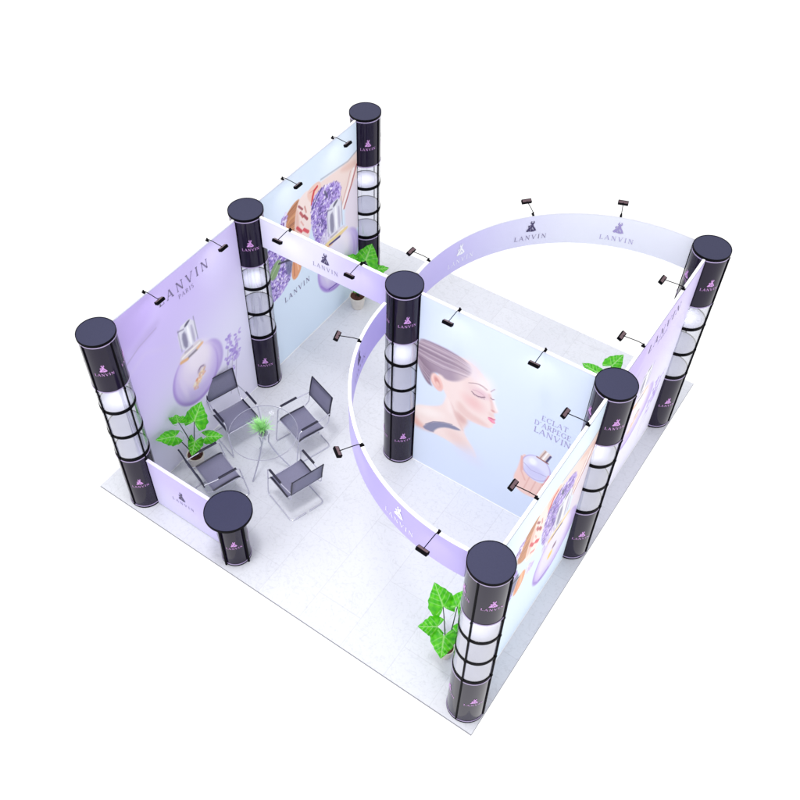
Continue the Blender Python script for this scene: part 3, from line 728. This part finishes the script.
a = Art(w, 0.74, 0.01, 0.012); a.fill((196, 186, 234)); a.mix(1-sm(a.Z+0.3*a.U, 0.0, 0.75), (208, 204, 238)); a.ell(0.8, 0.7, 0.5, 0.3, (184, 172, 228), 0.8, 0.7)
a.obj(lambda U, Z: (U, np.full_like(U, -0.013), Z), lp)
MB().box(0, w, -0.016, 0.016, 0.753, 0.763).build('top_rail', mat('pale_lilac_rail', (226, 222, 248), 0.4), lp)
f2 = lambda u, z: (u, -0.0155, z)
polys_obj('emblem_print', emblem(0.415, 0.40, 0.11, 0.15), f2, M['darkink'], lp)
polys_obj('lettering', text_polys('LANVIN', 0.27, 0.56, 0.32, 0.045, 0.9), f2, M['greyink'], lp)

def curved_banner(label, cx, cy, r, a0, a1, colf, logos, rear=False):
    t = thing('curved_banner', label, 'banner', (cx, cy, 0), group='curved header banners')
    N = 160; A = np.radians(np.linspace(a0, a1, N))
    def shell(r0, r1, z0, z1, name, material):
        v = []; f = []
        for q in A:
            for rr, z in ((r0, z0), (r1, z0), (r1, z1), (r0, z1)): v.append((rr*math.cos(q), rr*math.sin(q), z))
        for i in range(N-1):
            for k in range(4): f.append((i*4+k, i*4+(k+1) % 4, i*4+4+(k+1) % 4, i*4+4+k))
        f.append((0, 1, 2, 3)); n = (N-1)*4; f.append((n+3, n+2, n+1, n))
        mb = MB(); mb.v = v; mb.f = f; return mb.build(name, material, t, auto=0.6)
    shell(r-0.010, r+0.010, HZ0, HZ1, 'panel', M['core'])
    L = r*abs(A[-1]-A[0])
    for nm, rr, side in (('inner_graphic', r-0.0125, -1), ('outer_graphic', r+0.0125, 1)):
        ar = Art(L, HZ1-HZ0, 0.02, HZ0); colf(ar, side)
        def fm(U, Z, rr=rr):
            q = A[0]+(A[-1]-A[0])*U/L; return (rr*np.cos(q), rr*np.sin(q), Z)
        o = ar.obj(fm, t, nm); o.data.polygons.foreach_set('use_smooth', [True]*len(o.data.polygons))
    shell(r-0.0128, r+0.0128, HZ1+0.001, HZ1+0.014, 'top_rail', M['white'])
    for (deg, side, ink, tink) in logos:
        rr = r+side*0.016; c0 = math.radians(deg)
        def f2(u, z, rr=rr, c0=c0, side=side):
            q = c0+(u if side > 0 else -u)/rr; return (rr*math.cos(q), rr*math.sin(q), z)
        polys_obj('emblem_print', emblem(0, 2.29, 0.125, 0.14), f2, M[ink], t)
        polys_obj('lettering', text_polys('LANVIN', -0.165, 0.165, 2.195, 0.055, 0.8), f2, M[tink], t)
def cf_front(a, side):
    a.fill((174, 162, 228)); L = a.U.max()
    a.mix(1-sm(np.abs(a.U/L-0.42), 0.0, 0.3), (196, 188, 238), 0.9)
    a.mix(sm(a.U/L, 0.72, 0.98), (184, 172, 232), 0.6)
def cf_back(a, side):
    a.fill((198, 188, 240)); L = a.U.max(); u = 1-a.U/L      # u from the centre column to the back corner
    a.mix(sm(u, 0.08, 0.4), (220, 217, 247)); a.mix(sm(u, 0.3, 0.68), (242, 244, 254))
curved_banner('lilac curved banner sweeping from the centre column to the nearest column', 1.757, -0.262, 1.77, -179, -266+180+0.5, cf_front,
              [(-106, 1, 'whiteink', 'whiteink'), (-160, -1, 'darkink', 'greyink')])
curved_banner('pale lilac curved banner at the back with three emblems facing the viewer', 1.77, 0.32, 1.765, 85, 184, cf_back,
              [(163, -1, 'whiteink', 'whiteink'), (137, -1, 'darkink', 'greyink'), (109, -1, 'lilacink', 'lilacink')])

# ------------------------------------------------------------------ arm spotlights
def make_spot(label):
    # base clamps on a top rail at the origin, arm reaches towards local -y, lamp aims back down at the graphic
    t = thing('arm_spotlight', label, 'spotlight', group='black arm spotlights on the top rails')
    b = MB(); b.box(-0.010, 0.010, -0.018, 0.018, 0.001, 0.014, 0.003)
    b.tube([(0, 0, 0.012), (0, 0, 0.034)], 0.008, 10); b.build('clamp', M['black'], t)
    MB().tube(arcpts([(0, 0, 0.03), (0, -0.06, 0.034), (0, -0.19, 0.022)], 0.02), 0.0038, 8).build('arm', M['black'], t)
    rot = Matrix.Translation((0, -0.2, 0.012)) @ Matrix.Rotation(math.radians(-24), 4, 'X')
    h = MB(); h.box(-0.050, 0.050, -0.022, 0.022, -0.015, 0.015, 0.004, rot); hd = h.build('lamp_head', M['black'], t)
    MB().box(-0.044, 0.044, -0.013, 0.013, 0.0153, 0.0168, 0, rot).build('heat_vent', M['lamp'], hd)
    MB().box(-0.046, 0.046, -0.017, 0.017, -0.0168, -0.0153, 0, rot).build('lens', M['white'], hd)
    return t
ZT = PH+0.010
spots = [
 (-1.876, -1.43, 90, 'black arm spotlight on the lilac perfume wall, the one nearer the left front column'),
 (-1.876, -0.565, 90, 'black arm spotlight on the lilac perfume wall, the one nearer the left middle column'),
 (-1.876, 0.585, 90, 'black arm spotlight on the far left flower wall, nearer the left middle column'),
 (-1.876, 1.44, 90, 'black arm spotlight on the far left flower wall, nearer the farthest column'),
 (-1.315, 0, 0, 'black arm spotlight on the short straight banner, left of its emblem'),
 (-0.475, 0, 0, 'black arm spotlight on the short straight banner, right of its emblem'),
 (0.582, 0, 0, 'black arm spotlight on the woman portrait wall, above her hair'),
 (1.428, 0, 0, 'black arm spotlight on the woman portrait wall, above the printed words'),
 (2.083, 1.365, -90, 'black arm spotlight on the lilac outer wall, nearer the right back column'),
 (2.083, 0.515, -90, 'black arm spotlight on the lilac outer wall, nearer the right middle column'),
 (2.083, -0.52, -90, 'black arm spotlight on the near outer flower wall, beside the right middle column'),
 (2.083, -1.365, -90, 'black arm spotlight on the near outer flower wall, toward the nearest column')]
for cx, cy, r, deg, lab in [
 (1.77, 0.32, 1.765, 177.7, 'black arm spotlight at the start of the rear curved banner, just behind the centre column'),
 (1.77, 0.32, 1.765, 137.0, 'black arm spotlight on the rear curved banner, above its middle emblem'),
 (1.77, 0.32, 1.765, 109.3, 'black arm spotlight on the rear curved banner, above its right emblem'),
 (1.757, -0.262, 1.77, -161.9, 'black arm spotlight on the front curved banner, topmost of its three'),
 (1.757, -0.262, 1.77, -125.2, 'black arm spotlight on the front curved banner, middle of its three'),
 (1.757, -0.262, 1.77, -93.6, 'black arm spotlight on the front curved banner, nearest the front column')]:
    q = math.radians(deg); spots.append((cx+r*math.cos(q), cy+r*math.sin(q), deg+90, lab))
s0 = None
for x, y, deg, lab in spots:
    if s0 is None:
        s0 = make_spot(lab); s0.location = (x*K, y*K, ZT*K); s0.rotation_euler = (0, 0, math.radians(deg))
    else: dup(s0, (x, y, ZT), math.radians(deg), lab)

for x, y, deg, lab in spots:
    q = math.radians(deg); nx, ny = math.sin(q), -math.cos(q)
    sl = bpy.data.lights.new('spot_lamp', 'SPOT'); sl.energy = 1.0; sl.spot_size = math.radians(120); sl.spot_blend = 1.0
    sl.shadow_soft_size = 0.04; so = bpy.data.objects.new('spot_lamp', sl); C.objects.link(so)
    so.location = ((x+nx*0.2)*K, (y+ny*0.2)*K, (ZT-0.018)*K)
    so.rotation_euler = Vector((nx*0.45, ny*0.45, 1.0)).to_track_quat('Z', 'Y').to_euler()

# ------------------------------------------------------------------ chairs (face local -y)
def make_chair(label):
    t = thing('sling_chair', label, 'chair', group='grey sling chairs round the glass table')
    def sheet(pts, name, w=0.180, th=0.006):
        v = []; f = []; n = len(pts); cols_ = 5
        P = [Vector((0, a, b)) for a, b in pts]
        for i, q in enumerate(P):
            tg = (P[min(i+1, n-1)]-P[max(i-1, 0)]).normalized(); nn = Vector((0, -tg.z, tg.y))*th*0.5
            for sgn in (1, -1):
                for c_ in range(cols_):
                    u = -1+2*c_/(cols_-1); sag = 0.008*(1-u*u)
                    v.append((u*w, (q+nn*sgn).y, (q+nn*sgn).z-sag))
        W2 = 2*cols_
        for i in range(n-1):
            for c_ in range(cols_-1):
                a0 = i*W2+c_; f.append((a0, a0+1, a0+1+W2, a0+W2))
                b0 = a0+cols_; f.append((b0+1, b0, b0+W2, b0+1+W2))
            f.append((i*W2, i*W2+W2, i*W2+W2+cols_, i*W2+cols_))
            e = cols_-1; f.append((i*W2+e, i*W2+e+cols_, i*W2+W2+e+cols_, i*W2+W2+e))
        for i in (0, n-1):
            for c_ in range(cols_-1):
                a0 = i*W2+c_; f.append((a0, a0+cols_, a0+1+cols_, a0+1))
        return obj(name, v, f, M['mesh'], t, smooth=True)
    seat = [(-0.165, 0.352), (-0.150, 0.368), (-0.10, 0.374), (0.0, 0.370), (0.10, 0.364), (0.145, 0.362)]
    back = [(0.232, 0.50), (0.240, 0.56), (0.252, 0.63), (0.266, 0.70), (0.282, 0.765)]
    sheet(seat, 'seat'); sheet(back, 'backrest')
    for s in (-1, 1):
        MB().tube([(s*0.185, y, z+0.002) for y, z in seat], 0.009, 8).build('seat_rail', M['navy'], t, auto=0.7)
        MB().tube([(s*0.185, y, z) for y, z in back], 0.009, 8).build('back_rail', M['navy'], t, auto=0.7)
        # chrome side frame: up the front, along under the arm pad, then down into the back
        pts = arcpts([(s*0.02, 0.215, 0.008), (s*0.205, 0.215, 0.008), (s*0.205, -0.235, 0.008), (s*0.205, -0.165, 0.53), (s*0.203, 0.10, 0.53), (s*0.190, 0.238, 0.535)], 0.045, 5)
        MB().tube(pts, 0.006, 8).build('side_frame', M['chrome'], t, auto=0.7)
        MB().tube(arcpts([(s*0.203, -0.20, 0.30), (s*0.19, -0.17, 0.352), (s*0.187, 0.16, 0.352), (s*0.187, 0.218, 0.40), (s*0.187, 0.236, 0.53)], 0.03), 0.0055, 8).build('seat_tube', M['chrome'], t, auto=0.7)
        MB().box(s*0.204-0.013, s*0.204+0.013, -0.135, 0.075, 0.537, 0.553, 0.006).build('arm_pad', M['navy'], t)
    for nm, y, z, mm in (('back_bar', 0.232, 0.50, 'navy'), ('back_bar', 0.282, 0.765, 'navy'), ('seat_bar', -0.166, 0.349, 'chrome'), ('seat_bar', 0.147, 0.352, 'chrome')):
        MB().tube([(-0.187, y, z), (0.187, y, z)], 0.0058, 8).build(nm, M[mm], t, auto=0.7)
    return t
chairs = [(-0.914, -0.529, -18.4, 'grey sling chair behind the glass table, nearest the centre column'),
          (-1.578, -0.866, 72, 'grey sling chair with its back against the lilac perfume wall'),
          (-1.247, -1.55, 161, 'grey sling chair behind the low lilac panel and the round counter'),
          (-0.534, -1.154, 252, 'grey sling chair at the front right of the table, out on open floor')]
c0 = None
for x, y, deg, lab in chairs:
    if c0 is None:
        c0 = make_chair(lab); c0.location = (x*K, y*K, 0); c0.rotation_euler = (0, 0, math.radians(deg))
    else: dup(c0, (x, y, 0), math.radians(deg), lab)

# ------------------------------------------------------------------ table and grass pot
tb = thing('glass_table', 'round clear glass table with thin curved legs, between the four grey chairs', 'table', (-1.05, -1.0, 0))
MB().disc(0.36, 0.590, 0.600, n=96).build('tabletop', M['glass'], tb, auto=0.6)
MB().lathe([(0.3603, 0.5905), (0.3625, 0.5905), (0.3625, 0.5995), (0.3603, 0.5995)], n=96).build('table_edge', M['chrome'], tb, auto=0.6)
MB().disc(0.05, 0.578, 0.5895, n=32).build('hub', M['chrome'], tb, auto=0.6)
for k in range(3):
    q = math.radians(30+120*k); c_, s_ = math.cos(q), math.sin(q)
    pts = []
    for i in range(17):
        t_ = i/16; z = 0.008+0.572*t_; rr = 0.235*(1-t_)**1.6+0.02+0.09*max(0, t_-0.75)*2
        pts.append((rr*c_, rr*s_, z))
    MB().tube(pts, 0.008, 8).build('leg', M['chrome'], tb, auto=0.7)
gp = thing('grass_pot', 'small dark green pot of feathery pale grass standing on the glass table', 'plant', (-1.05, -1.005, 0.6005))
MB().lathe([(0.001, 0.001), (0.022, 0.001), (0.034, 0.02), (0.036, 0.045), (0.030, 0.058), (0.026, 0.058), (0.030, 0.045), (0.001, 0.03)], n=32, close=False).build('pot', M['gpot'], gp, auto=0.7)
rg = random.Random(8); mb = MB()
for k in range(240):
    a = rg.uniform(0, 2*math.pi); el = rg.uniform(0.25, 1.4); L = rg.uniform(0.07, 0.20)
    d = Vector((math.cos(a)*math.cos(el), math.sin(a)*math.cos(el), math.sin(el))) + Vector((-0.30, 0.15, 0))
    d.normalize(); s = Vector((-math.sin(a), math.cos(a), 0))*0.0022
    p0 = Vector((rg.uniform(-0.018, 0.018), rg.uniform(-0.018, 0.018), 0.045)); p1 = p0+d*L*0.6; p2 = p0+d*L+Vector((0, 0, -0.015))
    mb.add([p0-s, p0+s, p1+s*1.4, p1-s*1.4, p2], [(0, 1, 2, 3), (3, 2, 4)])
mb.build('grass_tuft', M['grass'], gp)

# ------------------------------------------------------------------ arrowhead plants
def leaf(parent, j, tip, halfw, normal, droop=0.05, seed=0, vein=True):
    """arrowhead leaf: j = point where the stalk joins, tip = leaf point"""
    rr = np.random.RandomState(seed+1)
    j = Vector(j); tip = Vector(tip); ax = tip-j; L = ax.length; ax.normalize()
    n = Vector(normal); n = (n-ax*n.dot(ax)).normalized(); sd_ = ax.cross(n)
    v = []; f = []; col = []
    NS, NT = 42, 11
    ph = rr.uniform(0, 6)
    for side in (-1, 1):
        base = len(v)
        for i in range(NS):
            s = -0.46+1.46*i/(NS-1)
            if s < 0: xo = halfw*math.sqrt(max(0.0, 1-(-s/0.47)**2.4)); xi = min(xo, halfw*(0.05+0.75*(-s/0.46))*(-s/0.46)**0.35)
            else: xo = halfw*(1-s**1.45)*(1+0.10*math.sin(s*3.1)); xi = 0.0
            xo *= 1+0.035*math.sin(s*19+ph+side)
            for k in range(NT):
                t = k/(NT-1); x = xi+(xo-xi)*t
                up = 0.30*x*(1 if s > 0 else 1) - droop*L*max(0, s)**2*1.2 - 0.9*x*x/halfw + 0.006*math.sin(s*22+t*3+ph)*t
                p = j+ax*(s*L)+sd_*(side*x)+n*up
                v.append(p)
                d_mid = x if s > -0.02 else 9
                vv = 0.0
                vv = max(vv, 1-d_mid/0.006)
                for c0_, sl in ((-0.02, 0.75), (0.22, 0.8), (0.44, 0.85), (0.64, 0.9)):
                    dd = abs((s*L)-(c0_*L+x*sl))*0.75; vv = max(vv, 0.75*(1-dd/0.0045))
                dd = abs((s*L)+x*0.72)*0.8; vv = max(vv, 0.9*(1-dd/0.005))
                vv = max(0, min(1, vv))*0.62
                pat = 0.5+0.5*math.sin(s*13+t*5+ph)*math.cos(s*7-t*8+side)
                pat = min(1, max(0, pat+rr.uniform(-0.18, 0.18))); g1 = np.array(lin((48, 172, 10))); g2 = np.array(lin((98, 208, 26))); vc = np.array(lin((196, 240, 160)))
                c = g1*(1-pat)+g2*pat; c = c*(1-vv)+vc*vv; col.append(c)
        for i in range(NS-1):
            for k in range(NT-1):
                a0 = base+i*NT+k; f.append((a0, a0+1, a0+1+NT, a0+NT) if side > 0 else (a0, a0+NT, a0+1+NT, a0+1))
    return obj('leaf', v, f, M['leaf'], parent, smooth=True, colors=np.array(col))

def make_plant(label, x, y, leaves, potr=0.095, poth=0.18, seed=0):
    t = thing('potted_plant', label, 'plant', (x, y, 0), group='potted arrowhead plants')
    b = potr*0.72
    pot = MB().lathe([(0.001, 0.002), (b, 0.002), (potr*0.97, poth-0.03), (potr, poth-0.028), (potr, poth), (potr*0.9, poth), (potr*0.88, poth-0.03), (0.001, poth-0.04)], n=48, close=False).build('pot', M['pot'], t, auto=0.6)
    bm = MB().disc(potr*0.885, poth-0.035, poth-0.018, n=48).build('soil', M['soil'], t)
    rg = random.Random(seed)
    pe = MB()
    for k in range(60):
        a = rg.uniform(0, 6.28); q = potr*0.8*math.sqrt(rg.random()); s = rg.uniform(0.004, 0.011)
        pe.box(q*math.cos(a)-s, q*math.cos(a)+s, q*math.sin(a)-s, q*math.sin(a)+s, poth-0.02, poth-0.018+s, 0.002)
    pe.build('bark_chips', M['soil'], t)
    toc = Vector((3.366-x, -5.326-y, 8.427)).normalized()
    for i, (j, tip, hw) in enumerate(leaves):
        jj = Vector((j[0]-x, j[1]-y, j[2])); tt = Vector((tip[0]-x, tip[1]-y, tip[2]))
        nrm = (Vector((0, 0, 1))*0.75+Vector((jj.x, jj.y, 0))*0.3+Vector((0.25, -0.35, 0))).normalized()
        leaf(t, jj, tt, hw, nrm, seed=seed*10+i)
        b0 = Vector((rg.uniform(-0.02, 0.02), rg.uniform(-0.02, 0.02), poth-0.02))
        mid = b0.lerp(jj, 0.5)+Vector((0, 0, 0.06)); pts = []
        for k in range(11):
            q = k/10; pts.append(b0*(1-q)**2+mid*2*q*(1-q)+(jj-nrm*0.004)*q*q)
        MB().tube(pts, 0.0075, 8, r1=0.004).build('stalk', M['stem'], t, auto=0.7)
    return t
make_plant('potted plant with bright green arrow leaves beside the lilac perfume wall, left of the chairs', -1.70, -1.42, [
    ((-1.715, -1.61, 0.68), (-1.765, -1.81, 0.80), 0.085), ((-1.735, -1.51, 0.80), (-1.745, -1.51, 0.91), 0.105),
    ((-1.64, -1.38, 0.75), (-1.66, -1.22, 0.90), 0.125), ((-1.555, -1.33, 0.50), (-1.40, -1.24, 0.53), 0.075),
    ((-1.64, -1.43, 0.46), (-1.60, -1.55, 0.36), 0.085)], seed=1)
make_plant('potted plant with bright green leaves at the foot of the flower wall, far back', -1.68, 1.57, [
    ((-1.65, 1.71, 0.68), (-1.69, 1.90, 0.80), 0.15), ((-1.74, 1.60, 0.72), (-1.80, 1.55, 0.80), 0.08),
    ((-1.58, 1.80, 0.50), (-1.45, 1.93, 0.50), 0.08), ((-1.62, 1.50, 0.42), (-1.52, 1.42, 0.42), 0.07)], seed=2, potr=0.1, poth=0.19)
make_plant('potted plant with bright green arrow leaves at the front, half hidden by the nearest column', 1.68, -1.73, [
    ((1.555, -1.635, 0.65), (1.40, -1.55, 0.80), 0.125), ((1.66, -1.56, 0.65), (1.67, -1.40, 0.75), 0.09),
    ((1.60, -1.80, 0.58), (1.47, -1.92, 0.63), 0.095), ((1.69, -1.83, 0.55), (1.765, -1.99, 0.46), 0.12),
    ((1.76, -1.70, 0.45), (1.86, -1.64, 0.45), 0.09)], seed=3, potr=0.078, poth=0.15)
make_plant('potted plant whose leaves rise behind the right middle column and the woman portrait wall', 1.55, 1.62, [
    ((1.44, 1.66, 0.68), (1.26, 1.66, 0.72), 0.085), ((1.54, 1.80, 0.72), (1.60, 1.93, 0.82), 0.10),
    ((1.64, 1.62, 0.55), (1.76, 1.58, 0.55), 0.09), ((1.52, 1.50, 0.5), (1.5, 1.36, 0.48), 0.085)], seed=4)

scene.cycles.max_bounces = 8
scene.cycles.transparent_max_bounces = 16
